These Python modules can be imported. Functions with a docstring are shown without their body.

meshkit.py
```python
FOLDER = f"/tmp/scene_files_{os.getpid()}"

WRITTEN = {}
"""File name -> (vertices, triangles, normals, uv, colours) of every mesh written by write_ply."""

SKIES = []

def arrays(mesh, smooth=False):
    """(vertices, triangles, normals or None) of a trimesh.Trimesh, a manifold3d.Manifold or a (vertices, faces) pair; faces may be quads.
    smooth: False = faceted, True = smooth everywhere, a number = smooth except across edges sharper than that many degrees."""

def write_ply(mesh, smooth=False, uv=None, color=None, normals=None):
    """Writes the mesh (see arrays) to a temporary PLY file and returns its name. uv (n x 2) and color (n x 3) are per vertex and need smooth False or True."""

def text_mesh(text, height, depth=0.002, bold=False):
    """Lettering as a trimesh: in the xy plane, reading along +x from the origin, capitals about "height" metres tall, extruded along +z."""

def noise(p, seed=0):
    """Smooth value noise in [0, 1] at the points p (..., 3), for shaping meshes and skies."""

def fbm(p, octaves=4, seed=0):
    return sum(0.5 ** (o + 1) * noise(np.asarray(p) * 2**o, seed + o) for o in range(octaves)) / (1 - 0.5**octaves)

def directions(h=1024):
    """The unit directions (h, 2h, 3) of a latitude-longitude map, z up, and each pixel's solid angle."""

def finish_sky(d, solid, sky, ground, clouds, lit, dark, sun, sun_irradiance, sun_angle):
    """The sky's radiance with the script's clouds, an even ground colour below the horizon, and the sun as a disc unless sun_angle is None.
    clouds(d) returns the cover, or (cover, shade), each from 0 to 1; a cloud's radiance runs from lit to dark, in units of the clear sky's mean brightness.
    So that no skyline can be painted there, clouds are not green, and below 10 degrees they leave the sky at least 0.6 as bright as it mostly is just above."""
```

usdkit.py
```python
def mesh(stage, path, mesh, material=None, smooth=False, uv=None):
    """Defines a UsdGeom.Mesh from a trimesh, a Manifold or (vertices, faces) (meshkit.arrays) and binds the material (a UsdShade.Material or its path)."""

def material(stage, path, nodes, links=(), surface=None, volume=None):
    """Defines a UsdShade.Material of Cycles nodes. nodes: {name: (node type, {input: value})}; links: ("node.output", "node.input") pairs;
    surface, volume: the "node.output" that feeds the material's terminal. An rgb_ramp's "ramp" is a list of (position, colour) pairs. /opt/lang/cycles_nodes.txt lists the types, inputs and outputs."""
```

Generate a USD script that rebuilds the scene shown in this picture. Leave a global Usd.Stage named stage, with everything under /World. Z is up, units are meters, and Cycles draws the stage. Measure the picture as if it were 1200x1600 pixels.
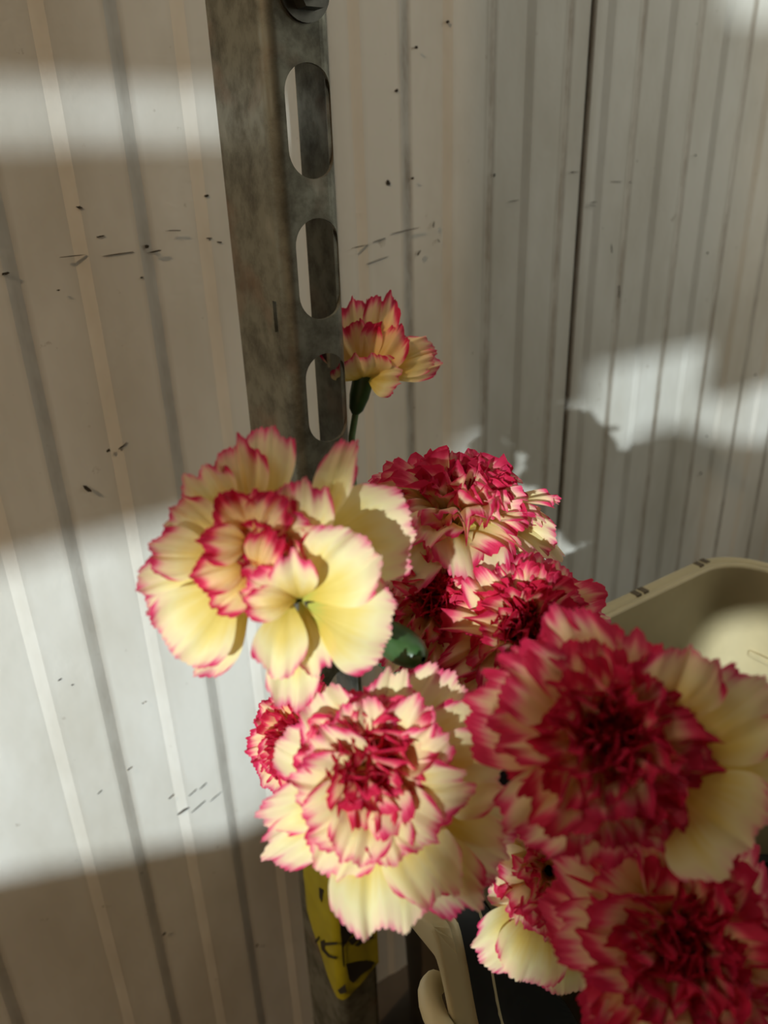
import math, random
import numpy as np, trimesh, manifold3d as m3, usdkit, meshkit
from shapely.geometry import Polygon, Point, box as sbox
from pxr import Usd, UsdGeom, UsdLux, UsdShade, Gf, Sdf, Vt

stage = Usd.Stage.CreateInMemory()
UsdGeom.SetStageUpAxis(stage, UsdGeom.Tokens.z)
UsdGeom.SetStageMetersPerUnit(stage, 1.0)
W = UsdGeom.Xform.Define(stage, '/World')
stage.SetDefaultPrim(W.GetPrim())
UsdGeom.Scope.Define(stage, '/World/Looks')

# ------------------------------------------------------------------ camera, light, exposure
# world: X along the wall, Y into the wall (wall face at y=0), Z up; the lens is at (0,-0.5,0)
FR = np.array([[0.8241876534734818, -0.5654656151703275, 0.031039224076273183],
               [-0.2542725768189426, -0.3205271426405204, 0.9124730407497442],
               [0.506023881392698, 0.7599414378016788, 0.40795773858778417]])
G = FR * np.array([1, 1, -1])
CAM = np.array([0, -.5, 0.])
FPX = 1202.0
def ray(x, y): return np.array([(x - 600) / FPX, (y - 800) / FPX, 1.0]) @ G
def P(x, y, t): return CAM + t * ray(x, y)                      # point at depth t
def on_y(x, y, Y=0.0):                                           # point on the plane y=Y
    r = ray(x, y); return CAM + (Y - CAM[1]) / r[1] * r
def on_z(x, y, Z):
    r = ray(x, y); return CAM + (Z - CAM[2]) / r[2] * r
def cdir(x, y, z):
    d = np.array([x, y, z], float) @ G; return d / np.linalg.norm(d)

cam = UsdGeom.Camera.Define(stage, '/World/camera')
M = np.eye(4)
M[0, :3], M[1, :3], M[2, :3], M[3, :3] = G[0], -G[1], -G[2], CAM
cam.AddTransformOp().Set(Gf.Matrix4d(*M.ravel().tolist()))
FL = 24.0
cam.CreateFocalLengthAttr(FL)
cam.CreateHorizontalApertureAttr(FL * 1200 / FPX)
cam.CreateVerticalApertureAttr(FL * 1600 / FPX)
cam.CreateClippingRangeAttr(Gf.Vec2f(0.01, 100))
cam.CreateFStopAttr(8.0)
cam.CreateFocusDistanceAttr(0.36)
cam.CreateExposureAttr(0.52)

dome = UsdLux.DomeLight.Define(stage, '/World/ambient_light')
dome.CreateIntensityAttr(0.25)
dome.CreateColorAttr(Gf.Vec3f(1.0, 0.965, 0.81))

FLOOR = -0.85
LDIR = np.array([.79, .57, -.25]); LDIR /= np.linalg.norm(LDIR)
LAMP = np.array([.13, -.38, -.12]) - 5 * LDIR
LAMP_POWER = 18800.0
BULB, BULB_POWER = np.array([-1.55, -.5, 1.3]), 1800.0      # unseen warm bulb up to the left, placed to light the left wall

# ------------------------------------------------------------------ helpers
taken = {}
def fresh(parent, name):
    k = (str(parent), name); n = taken.get(k, 0); taken[k] = n + 1
    return f'{parent}/{name}' if n == 0 else f'{parent}/{name}_{n:03d}'
def tag(prim, label=None, cat=None, group=None, kind=None):
    for k, v in (('label', label), ('category', cat), ('group', group), ('kind', kind)):
        if v: prim.SetCustomDataByKey(k, v)
ORG = {}
def thing(name, label=None, cat=None, group=None, kind=None, at=(0, 0, 0), parent='/World'):
    path = fresh(parent, name)
    x = UsdGeom.Xform.Define(stage, path)
    o = np.array(at, float)
    x.AddTranslateOp().Set(Gf.Vec3d(*o.tolist()))
    ORG[path] = o + ORG.get(parent, 0)
    tag(x.GetPrim(), label, cat, group, kind)
    return path
def arr(mesh):
    v, f, _ = meshkit.arrays(mesh, False); return v, f
def obj(name, mesh, mat, parent='/World', smooth=False, prim=None, **tags):
    """ONE Mesh prim; the mesh is given in world coordinates and stored relative to its parent."""
    path = fresh(parent, name)
    v, f = arr(mesh)
    o = np.zeros(3); q = parent
    while q and q != '/World':
        if q in ORG: o = ORG[q]; break
        q = q.rpartition('/')[0]
    m = usdkit.mesh(stage, path, trimesh.Trimesh(v - o, f, process=False), f'/World/Looks/{mat}', smooth=smooth)
    m.CreateDoubleSidedAttr(True)
    if prim is not None:
        UsdGeom.PrimvarsAPI(m).CreatePrimvar('petal', Sdf.ValueTypeNames.Color3fArray, 'vertex').Set(Vt.Vec3fArray.FromNumpy(np.asarray(prim, np.float32)))
    tag(m.GetPrim(), **tags)
    return path
def mf(mesh):
    v, f = arr(mesh)
    t = trimesh.Trimesh(v, f, process=True)
    return m3.Manifold(m3.Mesh(np.asarray(t.vertices, np.float32), np.asarray(t.faces, np.uint32)))
def tm(man):
    m = man.to_mesh(); return trimesh.Trimesh(m.vert_properties[:, :3], m.tri_verts, process=False)
def bx(x0, x1, y0, y1, z0, z1):
    b = trimesh.creation.box((x1 - x0, y1 - y0, z1 - z0)); b.apply_translation(((x0 + x1) / 2, (y0 + y1) / 2, (z0 + z1) / 2)); return b
def rbox(x0, x1, y0, y1, z0, z1, r=.003, seg=8):
    s = m3.Manifold.sphere(r, seg); pts = []
    return tm(m3.Manifold.batch_hull([s.translate((x, y, z)) for x in (x0 + r, x1 - r) for y in (y0 + r, y1 - r) for z in (z0 + r, z1 - r)]))
def tube(pts, rad, sides=10, cap=True):
    pts = np.asarray(pts, float); n = len(pts); rad = np.broadcast_to(rad, n)
    tan = np.gradient(pts, axis=0); tan /= np.linalg.norm(tan, axis=1, keepdims=True)
    u = np.cross(tan[0], [0.31, .9, .2]); u /= np.linalg.norm(u); rings = []
    for i in range(n):
        u = u - tan[i] * (u @ tan[i]); u /= np.linalg.norm(u); w = np.cross(tan[i], u)
        a = np.linspace(0, 2 * np.pi, sides, endpoint=False)
        rings.append(pts[i] + rad[i] * (np.cos(a)[:, None] * u + np.sin(a)[:, None] * w))
    v = np.concatenate(rings); f = []
    for i in range(n - 1):
        for j in range(sides):
            a, b = i * sides + j, i * sides + (j + 1) % sides
            f += [(a, b, b + sides), (a, b + sides, a + sides)]
    if cap:
        v = np.vstack([v, pts[0], pts[-1]]); c0, c1 = len(v) - 2, len(v) - 1
        for j in range(sides):
            f.append((c0, (j + 1) % sides, j)); f.append((c1, (n - 1) * sides + j, (n - 1) * sides + (j + 1) % sides))
    return trimesh.Trimesh(v, np.array(f), process=False)
def grid_faces(nu, nv):
    i, j = np.meshgrid(np.arange(nu - 1), np.arange(nv - 1), indexing='ij')
    a = (i * nv + j).ravel()
    return np.vstack([np.c_[a, a + nv, a + nv + 1], np.c_[a, a + nv + 1, a + 1]])
def sstep(a, b, x):
    t = np.clip((x - a) / (b - a), 0, 1); return t * t * (3 - 2 * t)
def bezier(pts, n=14):
    pts = [np.asarray(p, float) for p in pts]; t = np.linspace(0, 1, n)[:, None]
    if len(pts) == 3: return (1 - t) ** 2 * pts[0] + 2 * t * (1 - t) * pts[1] + t * t * pts[2]
    return (1 - t) ** 3 * pts[0] + 3 * t * (1 - t) ** 2 * pts[1] + 3 * t * t * (1 - t) * pts[2] + t ** 3 * pts[3]

# ------------------------------------------------------------------ materials
def mat(name, nodes, links, surface='p.BSDF'): usdkit.material(stage, f'/World/Looks/{name}', nodes, links, surface=surface)

# painted steel sandwich panel: off-white paint, grime in the grooves (attribute petal.x = groove), specks and stains
mat('panel', {
    'g': ('geometry', {}), 'at': ('attribute', {'attribute': 'petal'}), 'sx': ('separate_xyz', {}),
    'mp': ('mapping', {'scale': (1, 1, .45)}),
    'n1': ('noise_texture', {'scale': 5.0, 'detail': 5.0, 'roughness': .6}),
    'r1': ('rgb_ramp', {'ramp': [(0, (.26, .235, .18)), (.36, (.50, .48, .42)), (.56, (.645, .64, .60)), (1, (.69, .69, .655))]}),
    'n2': ('noise_texture', {'scale': 70.0, 'detail': 4.0, 'roughness': .65}),
    'r2': ('rgb_ramp', {'ramp': [(0, (.05, .05, .05)), (.24, (.45, .45, .45)), (.33, (1, 1, 1)), (1, (1, 1, 1))]}),
    'mx2': ('mix', {'mix_type': 'mix', 'color1': (.22, .18, .13)}),
    'v3': ('voronoi_texture', {'scale': 46.0, 'randomness': 1.0}),
    'r3': ('rgb_ramp', {'ramp': [(0, (.8, .8, .8)), (.03, (.6, .6, .6)), (.07, (0, 0, 0)), (1, (0, 0, 0))]}),
    'n4': ('noise_texture', {'scale': 9.0, 'detail': 1.0}),
    'r4': ('rgb_ramp', {'ramp': [(0, (0, 0, 0)), (.58, (0, 0, 0)), (.64, (1, 1, 1)), (1, (1, 1, 1))]}),
    'm34': ('mix', {'mix_type': 'multiply', 'fac': 1.0}),
    'mx3': ('mix', {'mix_type': 'mix', 'color2': (.07, .055, .035)}),
    'n5': ('noise_texture', {'scale': 38.0, 'detail': 4.0, 'roughness': .7}),
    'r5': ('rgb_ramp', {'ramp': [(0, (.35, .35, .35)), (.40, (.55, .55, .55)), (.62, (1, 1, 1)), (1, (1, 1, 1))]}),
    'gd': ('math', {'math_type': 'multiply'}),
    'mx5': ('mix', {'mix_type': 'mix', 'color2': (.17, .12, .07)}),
    'n6': ('noise_texture', {'scale': 160.0, 'detail': 3.0}),
    'b': ('bump', {'strength': .25, 'distance': .0006}),
    'p': ('principled_bsdf', {'roughness': .42, 'specular_ior_level': .35})},
    [('g.position', 'mp.vector'), ('mp.vector', 'n1.vector'), ('n1.fac', 'r1.fac'), ('g.position', 'n2.vector'), ('n2.fac', 'r2.fac'),
     ('r2.color', 'mx2.fac'), ('r1.color', 'mx2.color2'), ('g.position', 'v3.vector'), ('v3.distance', 'r3.fac'), ('g.position', 'n4.vector'), ('n4.fac', 'r4.fac'),
     ('r3.color', 'm34.color1'), ('r4.color', 'm34.color2'), ('m34.color', 'mx3.fac'), ('mx2.color', 'mx3.color1'),
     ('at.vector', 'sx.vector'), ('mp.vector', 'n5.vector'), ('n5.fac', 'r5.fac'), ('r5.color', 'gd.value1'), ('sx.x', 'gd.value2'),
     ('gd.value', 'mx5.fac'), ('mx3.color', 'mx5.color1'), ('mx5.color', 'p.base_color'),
     ('g.position', 'n6.vector'), ('n6.fac', 'b.height'), ('b.normal', 'p.normal')])

def plain(name, col, rough=.6, metal=0.0, spec=.4, var=.25, scale=40, bump=0.0):
    c = np.array(col)
    mat(name, {'g': ('geometry', {}), 'n': ('noise_texture', {'scale': scale, 'detail': 4.0, 'roughness': .6}),
               'r': ('rgb_ramp', {'ramp': [(.2, tuple(c * (1 - var))), (.5, tuple(c)), (.8, tuple(np.minimum(c * (1 + var), 1)))]}),
               'b': ('bump', {'strength': bump, 'distance': .001}),
               'p': ('principled_bsdf', {'roughness': rough, 'metallic': metal, 'specular_ior_level': spec})},
        [('g.position', 'n.vector'), ('n.fac', 'r.fac'), ('r.color', 'p.base_color'), ('n.fac', 'b.height'), ('b.normal', 'p.normal')])

plain('floor', (.05, .04, .03), .8, var=.4, scale=12)
plain('crate', (.44, .365, .21), .45, var=.10, scale=22)
plain('dirt', (.035, .027, .018), .9, var=.4)
plain('joint', (.10, .075, .045), .8, var=.3)
plain('black_plastic', (.012, .012, .012), .5, var=.2)
plain('brown_plastic', (.040, .031, .020), .6, var=.2)
plain('cardboard', (.33, .22, .12), .85, var=.15, scale=30)
plain('dark_steel', (.10, .10, .09), .35, metal=.9, var=.4, scale=120)
plain('stem', (.10, .17, .07), .55, var=.3, scale=60)
plain('calyx', (.030, .070, .020), .35, var=.35, scale=90)
plain('leaf', (.07, .12, .06), .5, var=.3, scale=60)
plain('tape_yellow', (.30, .265, .012), .35, var=.2, scale=40)
plain('tape_black', (.012, .011, .009), .4, var=.3)
plain('plank', (.16, .11, .065), .8, var=.25, scale=18)
plain('tarpaulin', (.030, .024, .018), .7)
plain('lamp_body', (.05, .05, .05), .5)
# galvanised steel: mottled zinc with rust-brown stains
mat('galvanised', {'g': ('geometry', {}), 'n': ('noise_texture', {'scale': 55.0, 'detail': 5.0, 'roughness': .65}),
    'r': ('rgb_ramp', {'ramp': [(.25, (.055, .052, .04)), (.45, (.125, .125, .10)), (.6, (.19, .195, .16)), (.8, (.28, .28, .24))]}),
    'n2': ('noise_texture', {'scale': 24.0, 'detail': 3.0}), 'r2': ('rgb_ramp', {'ramp': [(0, (0, 0, 0)), (.56, (0, 0, 0)), (.72, (.65, .65, .65)), (1, (.7, .7, .7))]}),
    'mx': ('mix', {'color2': (.20, .13, .09)}),
    'rr': ('map_range', {'from_min': .3, 'from_max': .7, 'to_min': .55, 'to_max': .30}),
    'p': ('principled_bsdf', {'metallic': .55, 'specular_ior_level': .4})},
    [('g.position', 'n.vector'), ('n.fac', 'r.fac'), ('g.position', 'n2.vector'), ('n2.fac', 'r2.fac'), ('r2.color', 'mx.fac'), ('r.color', 'mx.color1'),
     ('mx.color', 'p.base_color'), ('n.fac', 'rr.value'), ('rr.result', 'p.roughness')])

# petals: attribute petal = (u along the petal, v across, extra pink); pigment streaks run in from the toothed edge
mat('petal', {
    'at': ('attribute', {'attribute': 'petal'}), 's': ('separate_xyz', {}), 'o': ('object_info', {}),
    'k1': ('math', {'math_type': 'multiply', 'value2': 7.0}), 'k2': ('math', {'math_type': 'multiply', 'value2': .9}), 'k3': ('math', {'math_type': 'multiply', 'value2': 57.0}),
    'c': ('combine_xyz', {}), 'n': ('noise_texture', {'scale': 1.0, 'detail': 2.5, 'roughness': .6}),
    'a1': ('math', {'math_type': 'multiply_add', 'value2': .36, 'value3': -.19}),
    'a2': ('math', {'math_type': 'add'}), 'a3': ('math', {'math_type': 'add', 'use_clamp': True}),
    'r': ('rgb_ramp', {'ramp': [(0, (.50, .50, .09)), (.18, (.72, .54, .10)), (.42, (.85, .68, .20)), (.66, (.90, .80, .43)), (.82, (.89, .68, .44)), (.90, (.83, .29, .33)), (.945, (.75, .07, .18)), (1, (.60, .024, .10))]}),
    'p': ('principled_bsdf', {'roughness': .6, 'specular_ior_level': .22}), 't': ('translucent_bsdf', {}),
    'kx': ('math', {'math_type': 'multiply_add', 'value2': 5.5, 'value3': .12, 'use_clamp': True}), 'pe': ('mix', {'mix_type': 'multiply', 'color2': (1.0, .74, .58)}),  # peach tint: part pigment, part bounce light between inner petals put into the colour
    'm': ('mix_closure', {'fac': .46})},
    [('at.vector', 's.vector'), ('s.y', 'k1.value1'), ('s.x', 'k2.value1'), ('o.random', 'k3.value1'), ('k1.value', 'c.x'), ('k2.value', 'c.y'), ('k3.value', 'c.z'),
     ('c.vector', 'n.vector'), ('n.fac', 'a1.value1'), ('a1.value', 'a2.value1'), ('s.x', 'a2.value2'), ('a2.value', 'a3.value1'), ('s.z', 'a3.value2'),
     ('a3.value', 'r.fac'), ('s.z', 'kx.value1'), ('kx.value', 'pe.fac'), ('r.color', 'pe.color1'), ('pe.color', 'p.base_color'), ('pe.color', 't.color'), ('p.BSDF', 'm.closure1'), ('t.BSDF', 'm.closure2')], surface='m.closure')

# ------------------------------------------------------------------ the setting
wall = thing('wall_back', kind='structure')
LIGHTS = [-.073 - .079 * k for k in range(14, -1, -1)] + [.0439, .1222, .2005, .279]
DARKS = [-.0335 - .079 * k for k in range(14, -1, -1)] + [.0059, .0817, .1615, .2395]
RL, RD = [.3215], [.3617]
RL += [.4008, .482]; RD += [.442, .5228]
for k in range(45):
    RD.append(.6094 + .0785 * k); RL.append(.6094 + .0785 * k - .0385)
def ribbed(x0, x1, light, dark, z0, z1, soil=.72):
    h, b = .0018, .0080
    ev = sorted([(x, 1) for x in light if x0 + .006 < x < x1 - .006] + [(x, 0) for x in dark if x0 + .006 < x < x1 - .006])
    first = 1 - ev[0][1] if ev else 0
    pr = [(x0, .010, .4), (x0, -h * first + .0016, .8), (x0 + .0018, -h * first, .25), (x0 + .006, -h * first, .12)]
    cur = first
    for x, up in ev:
        if up == cur: continue
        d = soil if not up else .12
        pr += [(x - b * .9, -h * cur, 0), (x - b / 2, -h * cur, d * .5), (x, -h * .5, d), (x + b / 2, -h * up, d * .9), (x + b * 1.0, -h * up, 0)]
        cur = up
    pr += [(x1 - .006, -h * cur, .12), (x1 - .0018, -h * cur, .25), (x1, -h * cur + .0016, .8), (x1, .010, .4)]
    pr = np.array(pr); n = len(pr)
    zs = np.linspace(z0, z1, 3)
    v = np.concatenate([np.c_[pr[:, 0], pr[:, 1], np.full(n, z)] for z in zs])
    at = np.concatenate([np.c_[pr[:, 2], np.zeros(n), np.zeros(n)] for _ in zs])
    f = grid_faces(3, n)[:, [0, 2, 1]]
    return (v, f), at
ZT = 1.6
for x0, x1, li, da in ((-1.6, .297, LIGHTS, DARKS), (.2995, .5485, RL, RD), (.5525, 3.9, RL, RD)):
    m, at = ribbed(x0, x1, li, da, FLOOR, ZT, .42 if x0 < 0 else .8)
    obj('panel', m, 'panel', wall, prim=at)
obj('joint_strip', trimesh.util.concatenate([bx(.29, .306, .007, .012, FLOOR, ZT), bx(.54, .560, .0045, .012, FLOOR, ZT)]), 'joint', wall)
# scuffs, scratches and dead insects stuck to the paint, each a thin irregular flake
rng = random.Random(4)
flakes = []
def flake(px, py, L, wd, ang, seed):
    c = on_y(px, py); r = random.Random(seed); n = 12
    a = np.linspace(0, 2 * np.pi, n, endpoint=False)
    rad = np.array([r.uniform(.6, 1.15) for _ in a])
    x, z = np.cos(a) * rad * L / 2, np.sin(a) * rad * wd / 2
    ca, sa = math.cos(ang), math.sin(ang)
    poly = Polygon(np.c_[x * ca - z * sa, x * sa + z * ca]).buffer(0)
    if poly.geom_type != 'Polygon': poly = max(poly.geoms, key=lambda g: g.area)
    e = trimesh.creation.extrude_polygon(poly, .0006, engine='earcut')
    v = np.array(e.vertices)
    flakes.append(trimesh.Trimesh(np.c_[v[:, 0] + c[0], v[:, 2] - .0022, v[:, 1] + c[2]], e.faces[:, ::-1], process=False))
for i, (px, py, L, wd, ang) in enumerate([(135, 762, .007, .003, -.9), (168, 703, .003, .0022, .4), (190, 696, .007, .0009, .5), (270, 360, .012, .0006, -.05), (243, 392, .009, .0012, .1), (228, 385, .003, .002, 0),
        (155, 369, .005, .0008, .1), (8, 427, .006, .0018, .1), (90, 453, .002, .001, 0), (123, 324, .004, .0016, -.2), (321, 306, .003, .0018, .2), (325, 372, .005, .0008, -.1), (341, 378, .004, .0009, -.2), (110, 400, .02, .0005, .02),
        (185, 396, .02, .0004, .05), (220, 433, .002, .001, 0), (200, 1200, .003, .001, .6), (265, 1244, .004, .0012, .5), (300, 1236, .010, .0012, .45), (316, 1226, .008, .0013, .5), (285, 1265, .010, .0022, .2), (310, 1257, .016, .0014, .4), (335, 1243, .012, .0009, .4),
        (222, 1097, .0015, .001, 0), (92, 1060, .003, .001, .4), (112, 1068, .0018, .001, 0), (255, 1457, .004, .0022, .5), (400, 1475, .004, .002, .7), (155, 1235, .006, .0008, .5),
        (632, 360, .030, .0005, .1), (675, 351, .005, .0009, 1.4), (683, 376, .005, .0006, -.8), (652, 395, .006, .0012, .9), (617, 142, .003, .002, .5), (648, 75, .003, .002, 0), (697, 35, .003, .002, 0), (642, 279, .003, .0016, .2), (604, 286, .004, .004, 0),
        (770, 274, .003, .0016, 1.2), (800, 314, .014, .0006, .1), (895, 269, .010, .0008, 0), (925, 316, .010, .0006, .1), (923, 321, .009, .0006, -.1), (960, 284, .016, .0005, 0), (982, 285, .003, .001, 0), (953, 388, .010, .0006, -1.3), (965, 455, .012, .0008, -1.4),
        (1084, 243, .003, .002, 0), (1103, 395, .003, .002, 0), (1178, 585, .004, .002, .3), (1102, 681, .003, .002, -.8), (1093, 739, .004, .002, .7), (560, 385, .014, .0005, .1), (590, 375, .012, .0005, .2), (585, 407, .02, .0004, .2)]):
    flake(px, py, L, wd, ang, i)
obj('scuff_mark', trimesh.util.concatenate(flakes), 'dirt', wall, kind='stuff', label='dark specks and scratches on the paint')
obj('floor', bx(-5, 5, -5, .01, FLOOR - .03, FLOOR), 'floor', kind='structure')

# ------------------------------------------------------------------ galvanised slotted upright
PX, PY, _ = P(406, 0, .355)                # left front corner of the channel
PW, PD = .0385, .062
rack = thing('slotted_upright', 'galvanised steel slotted upright standing against the ribbed wall, left of centre', 'rack post', at=(PX, PY, FLOOR))
def channel():
    r, th = .0075, .0022
    out = sbox(PX + r, PY + r, PX + PW - r, PY + PD + .05).buffer(r, quad_segs=6)
    inn = sbox(PX + r, PY + r, PX + PW - r, PY + PD + .05).buffer(r - th, quad_segs=6)
    sec = out.difference(inn).intersection(sbox(PX - 1, PY - 1, PX + 1, PY + PD)).difference(sbox(PX + PW / 2, PY + PD * .60, PX + 1, PY + 1))
    z0, z1 = FLOOR, 1.2
    e = trimesh.creation.extrude_polygon(sec, z1 - z0, engine='earcut'); e.apply_translation((0, 0, z0))
    body = mf(e)
    cuts = []
    zc = on_y(470, 191, PY)[2]; pitch = (zc - on_y(497, 626, PY)[2]) / 2
    sw, sl = .0138, pitch * .735
    cx = PX + .0232
    cap = Point(0, 0).buffer(sw, quad_segs=8)
    slot = sbox(-.0001, -(sl / 2 - sw), .0001, sl / 2 - sw).buffer(sw, quad_segs=8)
    for k in range(-7, 12):
        s = trimesh.creation.extrude_polygon(slot, .0118, engine='earcut')
        v = np.array(s.vertices)
        if k == 1: continue                # a bolt fills this one
        cuts.append(mf((np.c_[cx + v[:, 0], PY - .008 + v[:, 2], zc + k * pitch + v[:, 1]], s.faces[:, ::-1])))
    # narrow hook slots in the left flange
    for k in (0,):
        zz = on_y(397, 496, PY + .02)[2] + k * pitch
        cuts.append(mf(bx(PX - .01, PX + .012, PY + .010, PY + .0145, zz - .0085, zz + .0085)))
    return tm(body - m3.Manifold.batch_boolean(cuts, m3.OpType.Add))
obj('channel', channel(), 'galvanised', rack, smooth=35)
def cyl_y(c, r, h, n=24):                  # axis along y
    m = trimesh.creation.cylinder(r, h, sections=n); v = np.array(m.vertices)
    return trimesh.Trimesh(np.c_[v[:, 0] + c[0], v[:, 2] + c[1], v[:, 1] + c[2]], m.faces[:, ::-1], process=False)
bc = on_y(467, -16, PY); bc[0] = PX + .0232
obj('bolt', trimesh.util.concatenate([cyl_y((bc[0], PY - .001, bc[2]), .0135, .002, 32), cyl_y((bc[0], PY - .006, bc[2]), .0095, .009, 6), cyl_y((bc[0], PY - .013, bc[2]), .005, .008, 18)]), 'dark_steel', rack, smooth=35, label='dark hexagonal bolt and washer')

# hazard tape around the foot of the upright
def tape_shell(z_lo, z_hi, off, xa, xb, ya):
    """strip wrapped on the left flange (from depth ya to the front corner) and on the front face (to xb); z_lo/z_hi are functions of the run"""
    r = .0078
    path = [(PX - off, PY + d) for d in np.linspace(ya, r, 12)]
    path += [(PX + r - (r + off) * math.cos(a), PY + r - (r + off) * math.sin(a)) for a in np.linspace(.15, math.pi / 2 - .05, 6)]
    path += [(x, PY - off) for x in np.linspace(PX + r, xb, 12)]
    path = np.array(path); run = np.r_[0, np.cumsum(np.linalg.norm(np.diff(path, axis=0), axis=1))]
    nz = 10; v = []
    for i, (x, y) in enumerate(path):
        lo, hi = z_lo(run[i]), z_hi(run[i])
        wob = .0006 * math.sin(run[i] * 260)
        for z in np.linspace(lo, hi, nz): v.append((x - .4 * wob, y + .0 + wob * .5, z))
    v = np.array(v); f = grid_faces(len(path), nz)
    n = len(v); c = np.array([PX + .02, PY + .03, 0]); inn = v.copy(); d = v[:, :2] - c[:2]
    inn[:, :2] -= d / np.linalg.norm(d, axis=1, keepdims=True) * .0004
    edges = trimesh.Trimesh(v, f, process=False)
    e = np.sort(f[:, [0, 1, 1, 2, 2, 0]].reshape(-1, 2), axis=1); u, cnt = np.unique(e, axis=0, return_counts=True); b = u[cnt == 1]
    side = np.vstack([np.c_[b[:, 0], b[:, 1], b[:, 1] + n], np.c_[b[:, 0], b[:, 1] + n, b[:, 0] + n]])
    return trimesh.Trimesh(np.vstack([v, inn]), np.vstack([f, f[:, ::-1] + n, side]), process=False)
zt0 = on_y(540, 1330, PY)[2]; zl = on_y(535, 1566, PY)[2]; zr = on_y(590, 1537, PY)[2]
FRUN = PD * .78
tape = thing('hazard_tape', 'yellow warning tape with black marks wrapped round the foot of the slotted upright', 'tape', at=(PX, PY, zl))
obj('yellow_band', tape_shell(lambda s: zl + .062 * max(0, 1 - s / (FRUN - .008)) ** 1.3 + .022 * max(0, (s - FRUN) / PW), lambda s: zt0 + .02, .0012, PX, PX + PW - .001, PD * .78), 'tape_yellow', tape, smooth=50)
marks = []
def front_mark(pts):                       # black print on the front face of the tape
    q = np.array([on_y(x, y, PY - .0016)[[0, 2]] for x, y in pts]); pg = Polygon(q).buffer(.0003).buffer(0)
    pg = pg.intersection(sbox(PX + .003, -5, PX + PW - .0015, 5))
    for g in getattr(pg, 'geoms', [pg]):
        if g.is_empty: continue
        e = trimesh.creation.extrude_polygon(g, .0004, engine='earcut'); v = np.array(e.vertices)
        marks.append(trimesh.Trimesh(np.c_[v[:, 0], PY - .0020 + v[:, 2], v[:, 1]], e.faces[:, ::-1], process=False))
def side_mark(pts):                        # black print on the left face
    q = []
    for x, y in pts:
        r = ray(x, y); k = (PX - .0016 - CAM[0]) / r[0]; p = CAM + k * r; q.append(p[[1, 2]])
    pg = Polygon(q).buffer(.0002).buffer(0)
    for g in getattr(pg, 'geoms', [pg]):
        e = trimesh.creation.extrude_polygon(g, .0004, engine='earcut'); v = np.array(e.vertices)
        marks.append(trimesh.Trimesh(np.c_[PX - .0020 + v[:, 2], v[:, 0], v[:, 1]], e.faces, process=False))
front_mark([(541, 1507), (560, 1502), (573, 1501), (584, 1504), (580, 1512), (565, 1522), (552, 1535), (546, 1530)])
front_mark([(545, 1470), (560, 1458), (573, 1457), (575, 1460), (564, 1464), (550, 1476)])
front_mark([(555, 1477), (568, 1464), (580, 1462), (583, 1465), (570, 1468), (560, 1478)])
front_mark([(526, 1440), (538, 1420), (560, 1440), (548, 1462), (536, 1480), (538, 1510), (528, 1500), (531, 1470)])
side_mark([(499, 1387), (505, 1390), (503, 1409), (500, 1402)])
side_mark([(501, 1470), (507, 1469), (508, 1473), (527, 1472), (527, 1475), (508, 1477), (507, 1482), (515, 1492), (525, 1495), (524, 1498), (513, 1495), (503, 1484)])
side_mark([(492, 1471), (498, 1463), (499, 1466), (494, 1473)])
side_mark([(528, 1547), (540, 1538), (541, 1550), (532, 1553)])
obj('printed_mark', trimesh.util.concatenate(marks), 'tape_black', tape, label='black printed marks')

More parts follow.
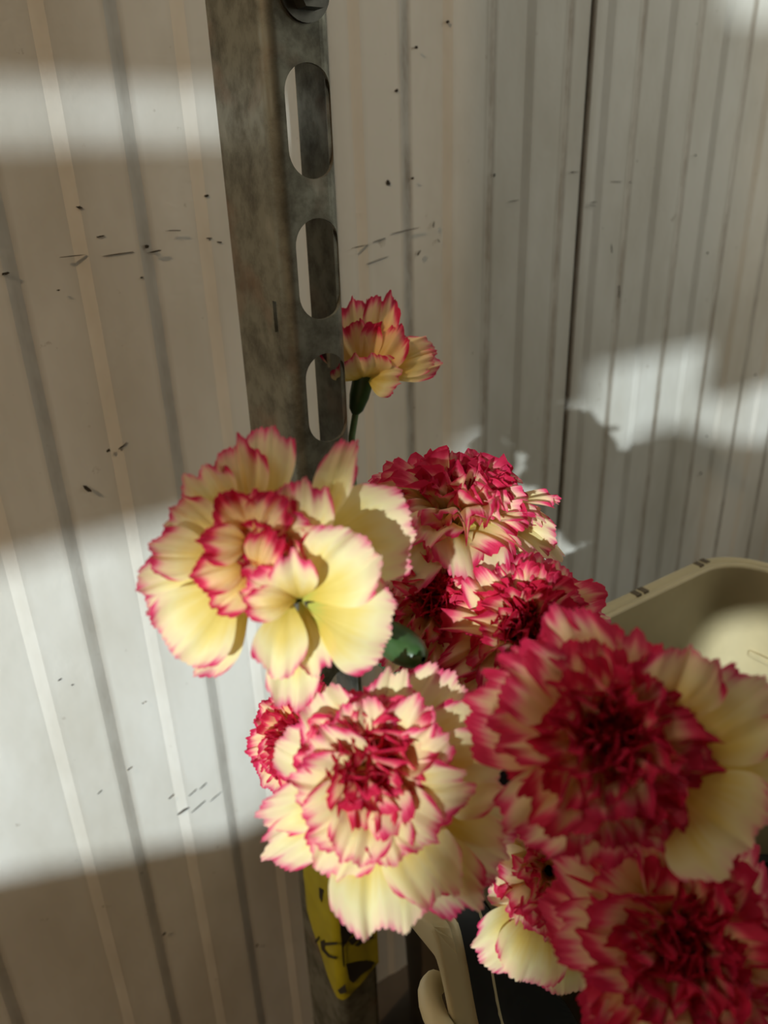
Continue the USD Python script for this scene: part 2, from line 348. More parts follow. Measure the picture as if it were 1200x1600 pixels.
# ------------------------------------------------------------------ cream crate that holds the flowers
RZ = -.294
CX0, CX1, CY0, CY1 = .136, .549, -.56, -.186
crate = thing('flower_crate', 'deep cream plastic crate with rounded rim corners that the carnations stand in', 'crate', at=((CX0 + CX1) / 2, (CY0 + CY1) / 2, FLOOR))
def rr(x0, x1, y0, y1, r): return sbox(x0 + r, y0 + r, x1 - r, y1 - r).buffer(r, quad_segs=10)
def loft(sections, closed_bottom=True):
    """rings of equal vertex count joined into a shell"""
    n = len(sections[0]); v = np.concatenate(sections); f = []
    for i in range(len(sections) - 1):
        a = i * n + np.arange(n); b = i * n + (np.arange(n) + 1) % n
        f.append(np.c_[a, b, b + n]); f.append(np.c_[a, b + n, a + n])
    f = np.vstack(f)
    return v, f
def ring(inset, z, r=.045, m=620):
    p = rr(CX0 + inset + min(max(inset - .0155, 0) * 8.0, .15), CX1 - inset, CY0 + inset, CY1 - inset, max(r - inset * .6, .008)).exterior
    s = np.linspace(0, 1, m, endpoint=False)
    q = np.array([p.interpolate(t, normalized=True).coords[0] for t in s])
    if not p.is_ccw: q = q[::-1]
    return np.c_[q, np.full(m, z)]
def dip(v):                                # hand-hold dip in the middle of the left side's rim
    w = sstep(-.322, -.345, v[:, 1]) * sstep(-.475, -.452, v[:, 1]) * (v[:, 0] < CX0 + .2) * sstep(RZ - .16, RZ - .01, v[:, 2])
    v = v.copy(); v[:, 2] -= .060 * w; return v
secs = [ring(.001, RZ - .016), ring(0, RZ - .013), ring(0, RZ - .002), ring(.0015, RZ), ring(.0075, RZ), ring(.0083, RZ - .0012), ring(.0105, RZ - .0012), ring(.0113, RZ + .001), ring(.0150, RZ + .001), ring(.0165, RZ - .001),
        ring(.0168, RZ - .02), ring(.0185, RZ - .05), ring(.0225, RZ - .12), ring(.033, RZ - .34), ring(.043, FLOOR + .012), ring(.06, FLOOR + .008)]
v, f = loft(secs); n = 620
v = np.vstack([v, [[(CX0 + CX1) / 2, (CY0 + CY1) / 2, FLOOR + .008]]])
a = (len(secs) - 1) * n + np.arange(n); b = (len(secs) - 1) * n + (np.arange(n) + 1) % n
fin = np.vstack([f, np.c_[a, b, np.full(n, len(v) - 1)]])
outer = [ring(.001, RZ - .016), ring(.014, RZ - .016), ring(.0155, RZ - .03), ring(.020, RZ - .12), ring(.030, RZ - .34), ring(.040, FLOOR), ring(.05, FLOOR)]
v2, f2 = loft(outer); v2 = np.vstack([v2, [[(CX0 + CX1) / 2, (CY0 + CY1) / 2, FLOOR]]]); k = (len(outer) - 1) * n
f2 = np.vstack([f2, np.c_[k + np.arange(n), k + (np.arange(n) + 1) % n, np.full(n, len(v2) - 1)]])
V = np.vstack([v, v2]); Fc = np.vstack([fin, f2[:, ::-1] + len(v)])
obj('body', (dip(V), Fc), 'crate', crate, smooth=40)
def film(secs):
    v, f = loft([dip(q) for q in secs]); keep = v[:, 0] < .33
    f = f[keep[f].all(axis=1)]; return v, f
lp = obj('bin_liner', film([ring(i + .0010, z) for i, z in ((.0105, RZ + .0022), (.0150, RZ + .0022), (.0162, RZ - .008), (.0168, RZ - .02), (.0185, RZ - .05), (.0225, RZ - .12), (.033, RZ - .34), (.0425, FLOOR + .02))]), 'black_plastic', smooth=40)  # added black film, darkens the left inside of the crate
tag(stage.GetPrimAtPath(lp), 'black film added inside the left half of the cream crate to darken it', 'liner')
# pairs of dark moulded notches along the back rim, and ribs inside the rim
nots = []
for px, py in ((1103, 886), (1114, 882), (1010, 935), (1022, 930)):
    c = on_z(px, py, RZ); nots.append(rbox(c[0] - .0028, c[0] + .0028, CY1 - .0085, CY1 - .0012, RZ - .004, RZ + .0006, .0006))
for q in nots: obj('notch', q, 'joint', crate, label='small dark notch in the rim')
q = CAM + (CX0 - .006) / ray(690, 1612)[0] * ray(690, 1612)
lug = tube(bezier([q + (.014, .022, -.006), q + (-.004, .018, .004), q + (-.006, -.03, .004), q + (.014, -.05, -.01)], 14), .0055, 12)
obj('handle', lug, 'crate', crate, smooth=60, label='moulded carrying handle on the outside')
q = CAM + (CX1 - .0215) / ray(1150, 1010)[0] * ray(1150, 1010)
gb = rbox(CX1 - .0235, CX1 - .0175, CY1 - .26, CY1 - .045, q[2] - .003, q[2] + .003, .0015)
obj('rib', gb, 'crate', crate, smooth=60)

bucket_c = (.425, -.372)
bk = trimesh.creation.revolve([(0, 0), (.078, 0), (.081, .004), (.086, .335), (.091, .337), (.091, .343), (.083, .343), (.077, .012), (0, .010)], sections=64)
bk.apply_translation((bucket_c[0], bucket_c[1], FLOOR + .012))
bpath = thing('flower_bucket', 'black plastic flower bucket standing inside the cream crate, holding the stems', 'bucket', at=(bucket_c[0], bucket_c[1], FLOOR + .012))
obj('body', bk, 'black_plastic', bpath, smooth=40)

db = trimesh.creation.revolve([(0, 0), (.056, 0), (.058, .003), (.070, .385), (.074, .387), (.074, .396), (.067, .396), (.055, .010), (0, .008)], sections=64)
db.apply_translation((.347, -.104, FLOOR))
dpath = thing('brown_bucket', 'dark brown bucket added by the wall behind the cream crate to darken the gap', 'bucket', at=(.347, -.104, FLOOR))  # added bucket, darkens the gap behind the crate
obj('body', db, 'brown_plastic', dpath, smooth=40)

# ------------------------------------------------------------------ carnations
def petal(B, T, up, hw, curl=.25, ruffle=.12, folds=2.5, seed=0, teeth=12, pink=0.0, cup=.15, tooth=.014, round_=.24, nu=15, nv=None, fold=0.0, ctrl=None, lip=.22):
    r = np.random.RandomState(seed)
    B, T, up = (np.asarray(q, float) for q in (B, T, up))
    nv = nv or int(np.clip(teeth * 3 + 1, 19, 61))
    L = np.linalg.norm(T - B); d = (T - B) / L
    up = up - d * (up @ d); up /= max(np.linalg.norm(up), 1e-9)
    side = np.cross(d, up)
    c = B + (T - B) * .5 + up * curl * L if ctrl is None else np.asarray(ctrl, float)
    u = np.linspace(0, 1, nu) ** .85; v = np.linspace(-1, 1, nv)
    lobes = 1 - round_ * np.abs(v) ** 2.4
    for k in range(3): lobes = lobes + r.uniform(-.035, .035) * np.cos((k + 1.5) * np.pi * v + r.uniform(0, 6.3))
    tt = (np.arange(nv) % 3); saw = np.where(tt == 0, -1.0, np.where(tt == 1, .4, .8)) * (.5 + r.rand(nv))
    U = u[:, None] * lobes[None, :] + (tooth * saw)[None, :] * sstep(.84, 1, u)[:, None]
    U2 = U[..., None]
    cen = (1 - U2) ** 2 * B + 2 * U2 * (1 - U2) * c + U2 ** 2 * T
    tg = 2 * (1 - U2) * (c - B) + 2 * U2 * (T - c); tg /= np.linalg.norm(tg, axis=-1, keepdims=True)
    nrm = np.cross(np.broadcast_to(side, tg.shape), tg)
    wf = .09 + .91 * sstep(0, .86, u) ** .85
    V = v[None, :] * np.ones((nu, 1))
    ph = r.uniform(0, 6.3, 4)
    ru = U ** 2.4 * (.72 * np.sin(np.pi * folds * V + ph[0] + .8 * U) + .34 * np.sin(np.pi * folds * 1.9 * V + ph[1] + 1.5 * U))
    ru = ru + .13 * U ** 5 * np.sin(np.pi * folds * 3.7 * V + ph[2]) + .22 * U ** 1.2 * math.sin(ph[3]) * np.sin(np.pi * V * .9)
    lat = V * (1 - .10 * ruffle * 5 * U) + .05 * U ** 2 * np.sin(np.pi * folds * 1.3 * V + ph[1])
    off = ruffle * 2 * hw * ru + cup * hw * (V ** 2) * wf[:, None] + fold * hw * np.abs(V) * wf[:, None]
    off = off - lip * hw * U ** 4
    pos = cen + side * (hw * wf[:, None] * lat)[..., None] + nrm * off[..., None]
    at = np.stack([u[:, None] * (1 + 0 * V) + .035 * np.sin(V * 2.3 + ph[2]) * np.sin(V * 5.1 + ph[3]) - .05 * (1 - np.abs(V) ** 3) * (u[:, None] > .5) + .10 * np.abs(V) ** 4 * U, V * hw / .014 + seed % 97, np.full_like(V, pink)], -1)
    return (pos.reshape(-1, 3), grid_faces(nu, nv)), at.reshape(-1, 3)

class Carnation:
    def __init__(self, label, px, py, t, axis, foot, group='carnations in the crate', depth=.022, seed=1, calyx=True, bend=.05, over=(0, 0, .36)):
        self.axis = cdir(*axis); self.t = t
        self.head = P(px, py, t); self.base = self.head - self.axis * depth
        self.seed = seed; self.n = 0
        foot = np.asarray(foot, float)
        self.path = thing('carnation', label, 'flower', group, at=foot)
        cal = self.base - self.axis * .024
        stem = bezier([cal, cal - self.axis * bend, foot + np.array(over), foot], 22)
        obj('stem', tube(stem, .0022, 8), 'stem', self.path, smooth=60)
        prof = [(-.027, .0023), (-.024, .0045), (-.016, .0062), (-.006, .0066), (.001, .0078)]
        e1 = np.cross(self.axis, [.3, .5, .8]); e1 /= np.linalg.norm(e1); e2 = np.cross(self.axis, e1)
        self.e = (e1, e2)
        m = 20; a = np.linspace(0, 2 * np.pi, m, endpoint=False); rings = []
        for z, rr_ in prof: rings.append(self.base + self.axis * z + rr_ * (np.cos(a)[:, None] * e1 + np.sin(a)[:, None] * e2))
        zt = .001 + .007 * np.abs(np.cos(a * 2.5)) ** .7
        rings.append(self.base + self.axis * zt[:, None] + (.0078 + zt * .25)[:, None] * (np.cos(a)[:, None] * e1 + np.sin(a)[:, None] * e2))
        v, f = loft(rings); obj('calyx', (v, f), 'calyx', self.path, smooth=60)
        for s in (.45,):                                    # strap leaves at the nodes
            i = int(s * 21); q = stem[i]; tg = stem[i - 1] - stem[i + 1]; tg /= np.linalg.norm(tg)
            o = np.cross(tg, [math.cos(seed), math.sin(seed), .2]); o /= np.linalg.norm(o)
            for sg in (-1, 1):
                ln = bezier([q, q + tg * .02 + o * sg * .012, q + tg * .045 + o * sg * .035], 9); wd = np.array([.0028, .0034, .0036, .0036, .0034, .003, .0025, .0016, .0003])
                sd = np.cross(tg, o); L_ = np.concatenate([np.stack([p - sd * w_, p + o * sg * -.0008, p + sd * w_]) for p, w_ in zip(ln, wd)])
                obj('leaf', (L_, grid_faces(9, 3)), 'leaf', self.path, smooth=60)
    def add(self, m, at): obj('petal', m, 'petal', self.path, smooth=True, prim=at)
    def px(self, b, tip, hw, dt=0.0, bt=None, **k):
        """a single large petal from pixel b to pixel tip; dt = depth of the tip relative to the head (minus = nearer)"""
        self.n += 1
        B = P(b[0], b[1], self.t + (.010 if bt is None else bt)); T = P(tip[0], tip[1], self.t + dt)
        k.setdefault('up', -cdir(0, 0, 1)); up = k.pop('up')
        m, at = petal(B, T, up, hw / FPX * self.t, seed=self.seed * 131 + self.n, **k); self.add(m, at)
    def rosette(self, rings, center=None, axis=None, phase=0.0, squash=1.0):
        r = np.random.RandomState(self.seed * 7 + 3)
        ax = self.axis if axis is None else cdir(*axis)
        base = self.base if center is None else P(center[0], center[1], center[2]) - ax * .02
        e1 = np.cross(ax, [.3, .5, .8]); e1 /= np.linalg.norm(e1); e2 = np.cross(ax, e1)
        az0 = phase
        for (n, L, tilt, hw, ruf, folds, pink, teeth) in rings:
            az0 += .7
            for i in range(n):
                self.n += 1
                az = az0 + 2 * np.pi * (i + r.uniform(-.3, .3)) / n; ti = math.radians(tilt + r.uniform(-11, 11)); l = L * r.uniform(.88, 1.1)
                rad = e1 * math.cos(az) + e2 * math.sin(az)
                sw_ = np.cross(ax, rad)
                d = ax * math.cos(ti) + rad * math.sin(ti)
                b = base + rad * .002; T = b + d * l + sw_ * l * r.uniform(-.14, .14)
                c = b + l * .62 * (ax * math.cos(ti * .45) + rad * math.sin(ti * .45))
                up = ax * math.sin(ti) - rad * math.cos(ti) + r.uniform(-.6, .6) * sw_
                m, at = petal(b, T, up, hw * r.uniform(.85, 1.15), lip=.34 * min(1, tilt / 45), round_=.17, ruffle=.74 * ruf * r.uniform(.7, 1.3), folds=folds * r.uniform(.8, 1.2), seed=self.seed * 131 + self.n, teeth=teeth, pink=pink + r.uniform(-.05, .05), cup=r.uniform(-.05, .25), fold=r.uniform(-.1, .35) if tilt < 40 else 0, ctrl=c)
                self.add(m, at)

def full_bloom(R, dense=1.0, pink=.0, flat=1.0):
    """rings of a full carnation of radius R: (count, length, tilt, half width, ruffle, folds, pink, teeth)"""
    k = .84
    return [(8, R * 1.06, 86 * flat, R * .46 * k, .10, 1.9, pink - .05, 15), (9, R * 1.02, 71 * flat, R * .43 * k, .15, 2.2, pink - .04, 14), (9, R * .98, 57 * flat, R * .40 * k, .20, 2.4, pink - .02, 12),
            (9, R * .94, 44 * flat, R * .36 * k, .25, 2.4, pink, 11), (9, R * .90, 31 * flat, R * .33 * k, .30, 2.5, pink + .03, 10), (8, R * .86, 19 * flat, R * .30 * k, .34, 2.5, pink + .05, 9),
            (6, R * .81, 9 * flat, R * .27 * k, .40, 2.5, pink + .08, 8), (5, R * .74, 3, R * .25 * k, .46, 2.6, pink + .10, 8)]

BOT = FLOOR + .026
def foot(i): return (.425 + .045 * math.cos(i * 2.4), -.372 + .045 * math.sin(i * 2.4), BOT)

# 1 large loose bloom in front of the upright
c = Carnation('large loose pale yellow carnation with a split open head, in front of the slotted upright', 430, 890, .222, (-.25, -.15, -1), foot(0), seed=1)
c.px((480, 860), (642, 815), 88, dt=.020, bt=.022, curl=-.10, ruffle=.05, folds=1.6, teeth=19, pink=-.06)
c.px((488, 850), (548, 688), 34, dt=.012, bt=.022, curl=.10, ruffle=.16, folds=1.6, teeth=10, pink=-.02, fold=.5)
c.px((480, 950), (612, 985), 82, dt=.004, bt=.012, curl=.10, ruffle=.05, folds=1.8, teeth=18, pink=-.08)
c.px((465, 955), (455, 1112), 46, dt=.012, bt=.016, curl=.1, ruffle=.07, folds=2, teeth=12, pink=-.02)
c.px((470, 940), (500, 1050), 40, dt=.006, bt=.012, curl=-.12, ruffle=.12, folds=1.5, teeth=11, fold=.3, pink=-.02)
c.px((452, 930), (432, 1058), 44, dt=-.002, bt=.010, curl=.14, ruffle=.06, folds=1.6, teeth=11, pink=-.06)
c.px((470, 935), (574, 850), 70, dt=-.006, bt=.008, curl=.14, ruffle=.06, folds=2.2, teeth=17, pink=-.07)
c.px((475, 880), (470, 750), 56, dt=.002, bt=.012, curl=.2, ruffle=.10, folds=2, teeth=13, pink=.0)
c.px((468, 935), (455, 868), 38, dt=-.010, bt=.004, curl=.25, ruffle=.07, folds=1.4, teeth=9, pink=.0)
c.px((462, 940), (385, 905), 40, dt=-.008, bt=.004, curl=.28, ruffle=.14, folds=1.8, teeth=9, pink=.04)
c.px((462, 938), (380, 945), 30, dt=-.008, bt=.002, curl=.30, ruffle=.18, folds=2, teeth=8, pink=.04)
c.px((375, 905), (262, 1022), 74, dt=.004, bt=.010, curl=.16, ruffle=.07, folds=2, teeth=17, pink=-.05)
c.px((395, 930), (295, 1048), 52, dt=.012, bt=.016, curl=.10, ruffle=.08, folds=2, teeth=13, pink=-.02)
c.px((360, 890), (215, 935), 62, dt=.010, bt=.014, curl=.14, ruffle=.10, folds=2.4, teeth=15)
c.px((350, 870), (232, 862), 46, dt=.000, bt=.010, curl=.2, ruffle=0.189, folds=2.4, teeth=12, pink=.02)
c.px((365, 850), (262, 795), 48, dt=.006, bt=.012, curl=.2, ruffle=0.189, folds=2.4, teeth=12)
c.px((375, 830), (300, 735), 54, dt=.012, bt=.014, curl=.2, ruffle=0.174, folds=2.4, teeth=13)
c.px((395, 830), (372, 688), 48, dt=.014, bt=.016, curl=.16, ruffle=0.174, folds=2.2, teeth=12, pink=.04)
c.px((420, 830), (418, 664), 50, dt=.018, bt=.018, curl=.12, ruffle=0.102, folds=1.8, teeth=12, pink=.0)
c.px((395, 830), (345, 770), 36, dt=-.004, bt=.006, curl=.3, ruffle=0.261, folds=2.6, teeth=9, pink=0.15)
c.px((390, 850), (310, 850), 36, dt=-.008, bt=.004, curl=.35, ruffle=0.261, folds=2.2, teeth=9, pink=0.13)
c.px((390, 880), (300, 905), 38, dt=-.006, bt=.004, curl=.3, ruffle=0.232, folds=2.0, teeth=9, pink=0.11)
c.px((400, 905), (330, 950), 34, dt=-.004, bt=.004, curl=.3, ruffle=0.203, folds=1.8, teeth=9, pink=0.09)
c.px((405, 890), (425, 830), 34, dt=-.010, bt=.002, curl=.3, ruffle=0.232, folds=2.2, teeth=8, pink=0.15)
c.px((400, 840), (440, 775), 40, dt=-.004, bt=.006, curl=.3, ruffle=0.232, folds=2.4, teeth=9, pink=0.11)
c.rosette([(8, .0165, 62, .0095, .30, 1.8, .05, 11), (8, .0150, 44, .0090, .34, 2.0, .10, 10), (7, .0135, 26, .0080, .36, 2.2, .14, 9), (5, .0125, 12, .0070, .36, 2.2, .16, 8)], center=(382, 842, .214), axis=(-.25, -.2, -1))

# 2 open bloom at the centre bottom
c = Carnation('brightly lit open carnation with coral centre, above the taped foot of the upright', 580, 1205, .222, (-.12, -.28, -1), foot(1), seed=2)
for tip, hw, dt, k in (((495, 1085), 62, .012, {}), ((430, 1160), 55, .016, {}), ((620, 1048), 46, .014, {}), ((705, 1052), 62, .020, dict(curl=-.06)), ((765, 1110), 58, .016, {}), ((792, 1195), 78, .012, dict(pink=-.07)),
        ((825, 1285), 55, .018, {}), ((785, 1370), 78, .014, {}), ((745, 1425), 60, .012, dict(pink=-.03)), ((700, 1405), 66, .000, dict(pink=-.08)), ((600, 1468), 84, .002, dict(pink=-.09, teeth=20)),
        ((508, 1370), 62, .004, {}), ((415, 1345), 46, .014, {}), ((405, 1278), 44, .012, {})):
    d0 = np.array(tip) - (585, 1215); b = np.array((585, 1215)) + d0 * .12
    kk = dict(curl=.16, ruffle=.055, folds=2.2, teeth=16, pink=-.04, bt=.020); kk.update(k)
    c.px(tuple(b), tip, hw, dt=dt, **kk)
for i, (tip, hw, dt) in enumerate((((460, 1215), 52, -.002), ((480, 1300), 56, -.004), ((545, 1350), 52, -.006), ((620, 1350), 44, -.004), ((685, 1310), 48, -.004), ((735, 1235), 52, -.002), ((700, 1150), 48, .002), ((660, 1095), 50, .004), ((560, 1095), 56, .004), ((492, 1150), 52, .000))):
    d0 = np.array(tip) - (585, 1215); b = np.array((585, 1215)) + d0 * .12
    c.px(tuple(b), tip, hw, dt=dt, curl=.24, ruffle=.10, folds=2.4, teeth=13, pink=-.01, bt=.014)
c.rosette([(9, .0235, 60, .012, .18, 2.2, .04, 12), (9, .0215, 44, .011, .22, 2.4, .09, 11), (9, .0205, 31, .0108, .36, 2.4, .11, 12), (8, .0195, 18, .0100, .42, 2.4, .13, 11), (6, .0180, 6, .0095, .50, 2.6, .15, 10)], center=(572, 1195, .220), axis=(-.1, -.25, -1))

# 3 near dark bloom
c = Carnation('big shaded dark pink carnation nearest the camera, at the right, in front of the crate', 975, 1155, .192, (.05, -.22, -1), foot(2), seed=3, depth=.026)
c.px((1030, 1180), (1212, 1078), 84, dt=.012, bt=.02, curl=.1, ruffle=.06, folds=1.8, teeth=16, pink=-.04)
c.px((1040, 1200), (1262, 1195), 92, dt=.016, bt=.02, curl=.1, ruffle=.07, folds=1.8, teeth=16, pink=-.05)
c.px((1030, 1210), (1172, 1335), 108, dt=.006, bt=.02, curl=.1, ruffle=.06, folds=1.6, teeth=17, pink=-.1)
c.px((1020, 1130), (1090, 1020), 75, dt=.008, bt=.02, curl=.14, ruffle=.1, folds=2.2, teeth=15)
c.rosette(full_bloom(.031, pink=.11))

# 4 pink bloom in the light
c = Carnation('bright pink crinkled carnation half in sunlight, left of the cream crate rim', 815, 965, .282, (-.12, -.5, -1), foot(3), seed=4, depth=.024)
c.rosette(full_bloom(.034, pink=.08))

# 5 / 6 back row
c = Carnation('wide shaded red and cream carnation behind the large loose bloom, right of the slotted upright', 715, 780, .325, (.1, -1.0, -.45), foot(4), seed=5, depth=.020)
c.rosette(full_bloom(.043, pink=.03, flat=.95))
c.px((760, 800), (872, 775), 40, dt=.0, curl=.1, ruffle=.14, folds=2, teeth=12, pink=.0, up=cdir(0, -1, -.3))
c.px((760, 810), (868, 852), 44, dt=.0, curl=.1, ruffle=.12, folds=2, teeth=12, pink=-.03, up=cdir(-.3, -.6, -1))
c.px((740, 810), (800, 845), 30, dt=-.01, curl=.1, ruffle=.12, folds=2, teeth=9, pink=-.02)
c = Carnation('deep red shadowed carnation tucked between the loose bloom and the pink one', 688, 930, .300, (.1, -.4, -1), foot(5), seed=6, depth=.02)
c.rosette(full_bloom(.0315, pink=.07))

# 7 topmost
c = Carnation('small half-open carnation on its green calyx, topmost, peeking from behind the slotted upright', 575, 560, .47, (.25, -1, -.25), (.42, -.335, BOT), seed=7, depth=.008, bend=.12, over=(-.12, .10, .40))
for b, tip, hw, dt, k in (((570, 592), (560, 462), 34, .01, {}), ((578, 590), (604, 460), 30, .0, dict(fold=.4)), ((585, 590), (690, 560), 30, .0, dict(pink=.0)), ((580, 585), (680, 545), 34, -.004, dict(pink=-.05)),
        ((572, 595), (620, 505), 42, -.012, {}), ((568, 595), (548, 500), 44, -.012, {}), ((574, 592), (625, 590), 34, -.014, dict(pink=-.03)), ((566, 592), (560, 560), 50, -.02, dict(pink=.0)), ((570, 590), (520, 520), 40, .0, {})):
    kk = dict(curl=.25, ruffle=.16, folds=2.2, teeth=11, pink=.07, bt=.0); kk.update(k)
    c.px(b, tip, hw, dt=dt, **kk)
# 8 small one at the left
c = Carnation('small bright red crinkled carnation half hidden at the left edge of the bunch', 445, 1150, .268, (-.35, -.3, -1), foot(7), seed=8, depth=.02)
c.rosette(full_bloom(.0205, pink=.10))
# 9 lower, between 2 and 10
c = Carnation('orange-red carnation with large lit cream outer petals, lower middle, above the dark crate inside', 865, 1370, .268, (-.15, -.35, -1), foot(8), seed=9, depth=.02)
for b, tip, hw, dt, k in (((835, 1400), (752, 1505), 52, .0, {}), ((845, 1410), (815, 1535), 62, -.002, {}), ((870, 1420), (890, 1560), 50, .006, {}), ((900, 1410), (960, 1500), 60, .01, {}), ((840, 1350), (770, 1350), 50, .016, {}), ((900, 1330), (960, 1260), 60, .016, {}), ((850, 1330), (800, 1260), 60, .016, {})):
    kk = dict(curl=.14, ruffle=.06, folds=2, teeth=15, pink=-.07, bt=.014); kk.update(k)
    c.px(b, tip, hw, dt=dt, **kk)
c.rosette([(8, .024, 62, .013, .18, 2.2, .02, 12), (8, .022, 44, .0115, .22, 2.4, .05, 11), (7, .021, 27, .010, .25, 2.4, .07, 10), (6, .019, 12, .008, .28, 2.4, .1, 9)])
# 10 bottom right
c = Carnation('shaded dark pink carnation in the bottom right corner, blurred, below the nearest bloom', 1085, 1490, .205, (-.05, -.35, -1), foot(9), seed=10, depth=.025)
c.rosette(full_bloom(.0335, pink=.11))

# closed bud
bud = thing('carnation_bud', 'glossy dark green closed carnation bud between the loose bloom and the pink one', 'flower bud', at=foot(11))
bp = P(632, 1012, .262); ba = cdir(.6, .25, -.75)
e1 = np.cross(ba, [.3, .5, .8]); e1 /= np.linalg.norm(e1); e2 = np.cross(ba, e1)
a = np.linspace(0, 2 * np.pi, 20, endpoint=False)
rings = [bp + ba * z + q * (np.cos(a)[:, None] * e1 + np.sin(a)[:, None] * e2) for z, q in ((-.020, .002), (-.016, .0048), (-.008, .0064), (.0, .0064), (.005, .0054), (.0085, .0034), (.010, .001))]
v, f = loft(rings); obj('calyx', (v, f), 'calyx', bud, smooth=60)
obj('stem', tube(bezier([bp - ba * .018, bp - ba * .05, np.array(foot(11)) + (0, 0, .3), foot(11)], 16), .002, 8), 'stem', bud, smooth=60)

# ------------------------------------------------------------------ unseen lamps, and pieces placed to shape or block light (all outside the frame)
lamp = thing('work_lamp', 'unseen lamp on a pole beyond the left edge, placed to light the flowers and wall', 'lamp', at=(LAMP[0], LAMP[1], FLOOR))  # unseen lamp, placed to throw the beam across flowers and wall
zax = -LDIR                                   # disk lights shine along -z
xax = np.cross([0, 0, 1], zax); xax /= np.linalg.norm(xax); yax = np.cross(zax, xax)
dl = UsdLux.DiskLight.Define(stage, lamp + '/bulb')
T = np.eye(4); T[0, :3], T[1, :3], T[2, :3], T[3, :3] = xax, yax, zax, LAMP - np.array([LAMP[0], LAMP[1], FLOOR])
dl.AddTransformOp().Set(Gf.Matrix4d(*T.ravel().tolist()))
dl.CreateRadiusAttr(.04); dl.CreateIntensityAttr(LAMP_POWER); dl.CreateColorAttr(Gf.Vec3f(.90, 1.0, 1.02))
hs = trimesh.creation.revolve([(.0, -.12), (.05, -.12), (.055, -.02), (.075, .04), (.08, .04), (.06, -.02), (.055, -.13), (0, -.13)], sections=32)
hs.apply_transform(np.vstack([np.c_[xax, yax, LDIR, LAMP], [0, 0, 0, 1]]))
obj('housing', hs, 'lamp_body', lamp, smooth=30)
obj('pole', tube([LAMP - LDIR * .125 - (0, 0, .02), (LAMP[0] - .12, LAMP[1] - .09, FLOOR + .02)], .015, 12), 'lamp_body', lamp, smooth=60)
obj('foot', rbox(LAMP[0] - .32, LAMP[0] + .08, LAMP[1] - .29, LAMP[1] + .11, FLOOR, FLOOR + .025, .01), 'lamp_body', lamp)

ch = thing('storage_chest', 'low dark brown chest out of view at the right, added to darken the lower right wall', 'chest', at=(1.7, -.85, FLOOR))  # added chest, blocks low light from the lower right wall
obj('body', rbox(.98, 2.6, -1.05, -.62, FLOOR, -.14, .02), 'brown_plastic', ch)
obj('lid', rbox(.96, 2.62, -1.07, -.60, -.139, -.10, .012), 'brown_plastic', ch)
bl = thing('wall_lamp', 'small warm bulb on a wall arm, out of view upper left, placed to light the left wall', 'lamp', at=tuple(BULB))  # out of view, warms the shaded left part of the wall
sl = UsdLux.SphereLight.Define(stage, bl + '/bulb'); sl.CreateRadiusAttr(.03); sl.CreateIntensityAttr(BULB_POWER); sl.CreateColorAttr(Gf.Vec3f(1.0, .67, .37))
obj('socket', tube([BULB + (0, 0, .031), BULB + (0, 0, .09)], .019, 16), 'lamp_body', bl, smooth=40)
obj('arm', tube([BULB + (0, 0, .085), BULB + (0, .10, .13), (BULB[0], -.004, BULB[2] + .13)], .008, 10), 'lamp_body', bl, smooth=60)

def board(pts, y, th=.006):
    e = trimesh.creation.extrude_polygon(Polygon(pts).difference(sbox(-.615, .010, -.555, .016).buffer(.026)), th, engine='earcut'); v = np.array(e.vertices)  # oval hole lets lamp light reach the inside of the crate
    return trimesh.Trimesh(np.c_[v[:, 0], y + v[:, 2], v[:, 1]], e.faces[:, ::-1], process=False)
tag(stage.GetPrimAtPath(obj('cardboard_sheet', board([(-1.36, .036), (-1.19, .03), (-1.06, -.02), (-.95, -.02), (-.86, .045), (-.775, .048), (-.762, .028), (-.722, .026), (-.722, .040), (-.735, .068), (-.766, .095), (-.758, .120), (-.747, .142), (-.728, .152), (-.700, .164), (-.66, .156), (-.62, .138), (-.54, .116), (-.1, .10), (-.1, FLOOR), (-1.36, FLOOR)], -1.0), 'cardboard')),  # unseen sheet, outline cut to place the shadow edges
    'unseen brown sheet behind the camera, cut to shape the shadows on flowers and wall', 'cardboard')
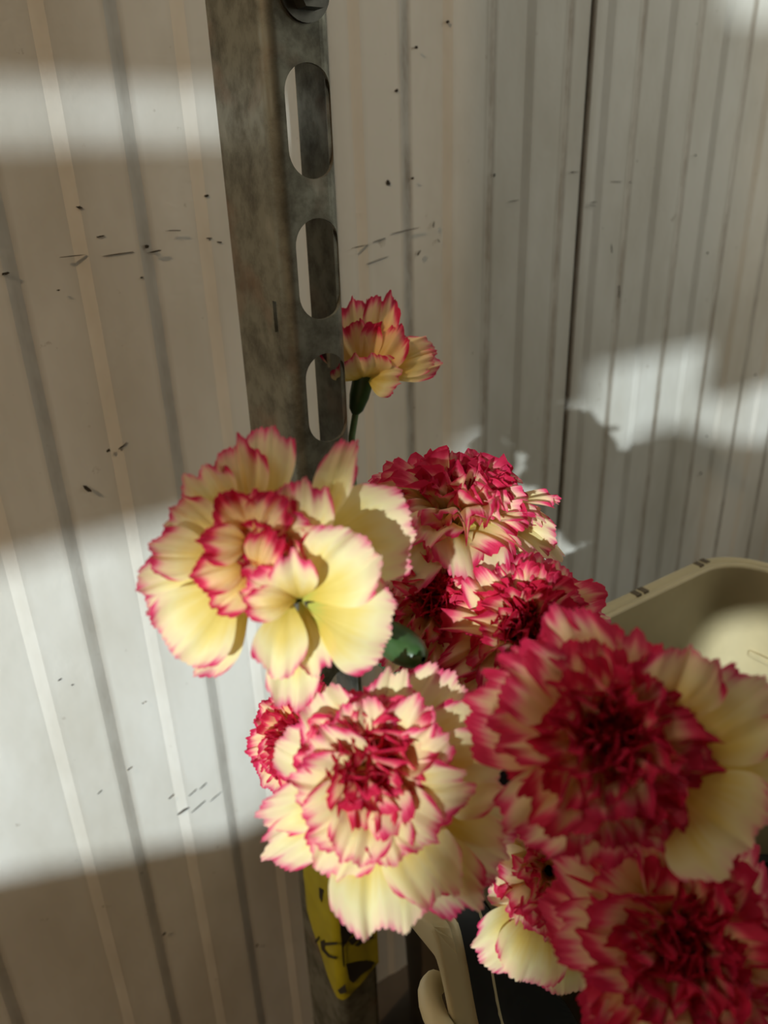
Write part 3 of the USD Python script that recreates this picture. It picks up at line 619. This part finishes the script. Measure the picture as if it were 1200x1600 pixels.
screen = thing('slatted_screen', 'screen of broad planks out of view behind the camera, placed to cut the lamp light into bands', 'screen', at=(-1.2, -1.0, FLOOR))  # unseen planks, gaps set to form the light bands on the wall
for x0, x1, z0, z1 in ((-1.36, -.998, .198, .365), (-.997, -.886, .196, .40), (-.885, -.791, .198, .40), (-.790, -.646, .224, .428), (-.645, .05, .176, .428), (-1.36, -.70, .381, .56)):
    obj('plank', rbox(x0, x1, -1.012, -.994, z0, z1, .003), 'plank', screen)
for x in (-1.36, -1.02, -.01):
    obj('post', rbox(x, x + .05, -1.062, -1.013, FLOOR, .57 if x < -1.2 else .41, .004), 'plank', screen)
cv = []  # added sheet behind and overhead, keeps ambient light off the near flowers
xs = np.linspace(-.93, .9, 240); prof = [(-1.45, FLOOR + .01), (-1.45, -.3), (-1.44, .1), (-1.43, .35), (-1.40, .52), (-1.28, .62), (-1.0, .66), (-.6, .66), (-.34, .655)]; nz = len(prof)
for k, (y, z) in enumerate(prof):
    wv = .035 * np.sin(xs * 21 + .4 * k) + .015 * np.sin(xs * 47)
    cv.append(np.c_[xs, y + (wv if k < 5 else 0 * wv), z + (0 * wv if k < 5 else wv)])
cv = np.concatenate(cv); cn = len(cv); cf = grid_faces(nz, 240); cb = cv + (0, -.003, 0)
tag(stage.GetPrimAtPath(obj('tarpaulin', (np.vstack([cv, cb]), np.vstack([cf[:, ::-1], cf + cn])), 'tarpaulin', smooth=60)), 'dark brown sheet hanging in folds behind and over the camera, added to shade the flowers', 'tarpaulin')

ys = np.linspace(-1.08, -.03, 120); cv = np.concatenate([np.c_[-1.62 + .03 * np.sin(ys * 24 + .5 * k) + .012 * np.sin(ys * 53), ys, np.full(120, z)] for k, z in enumerate((FLOOR + .01, -.5, -.1, .3, .55, .72))])  # added side sheet, closes off ambient light from the left
cb = cv + (-.003, 0, 0)
tag(stage.GetPrimAtPath(obj('tarpaulin', (np.vstack([cv, cb]), np.vstack([grid_faces(6, 120), grid_faces(6, 120)[:, ::-1] + len(cv)])), 'tarpaulin', smooth=60)), 'dark brown side sheet beyond the left edge, added to keep ambient light off the flowers', 'tarpaulin')
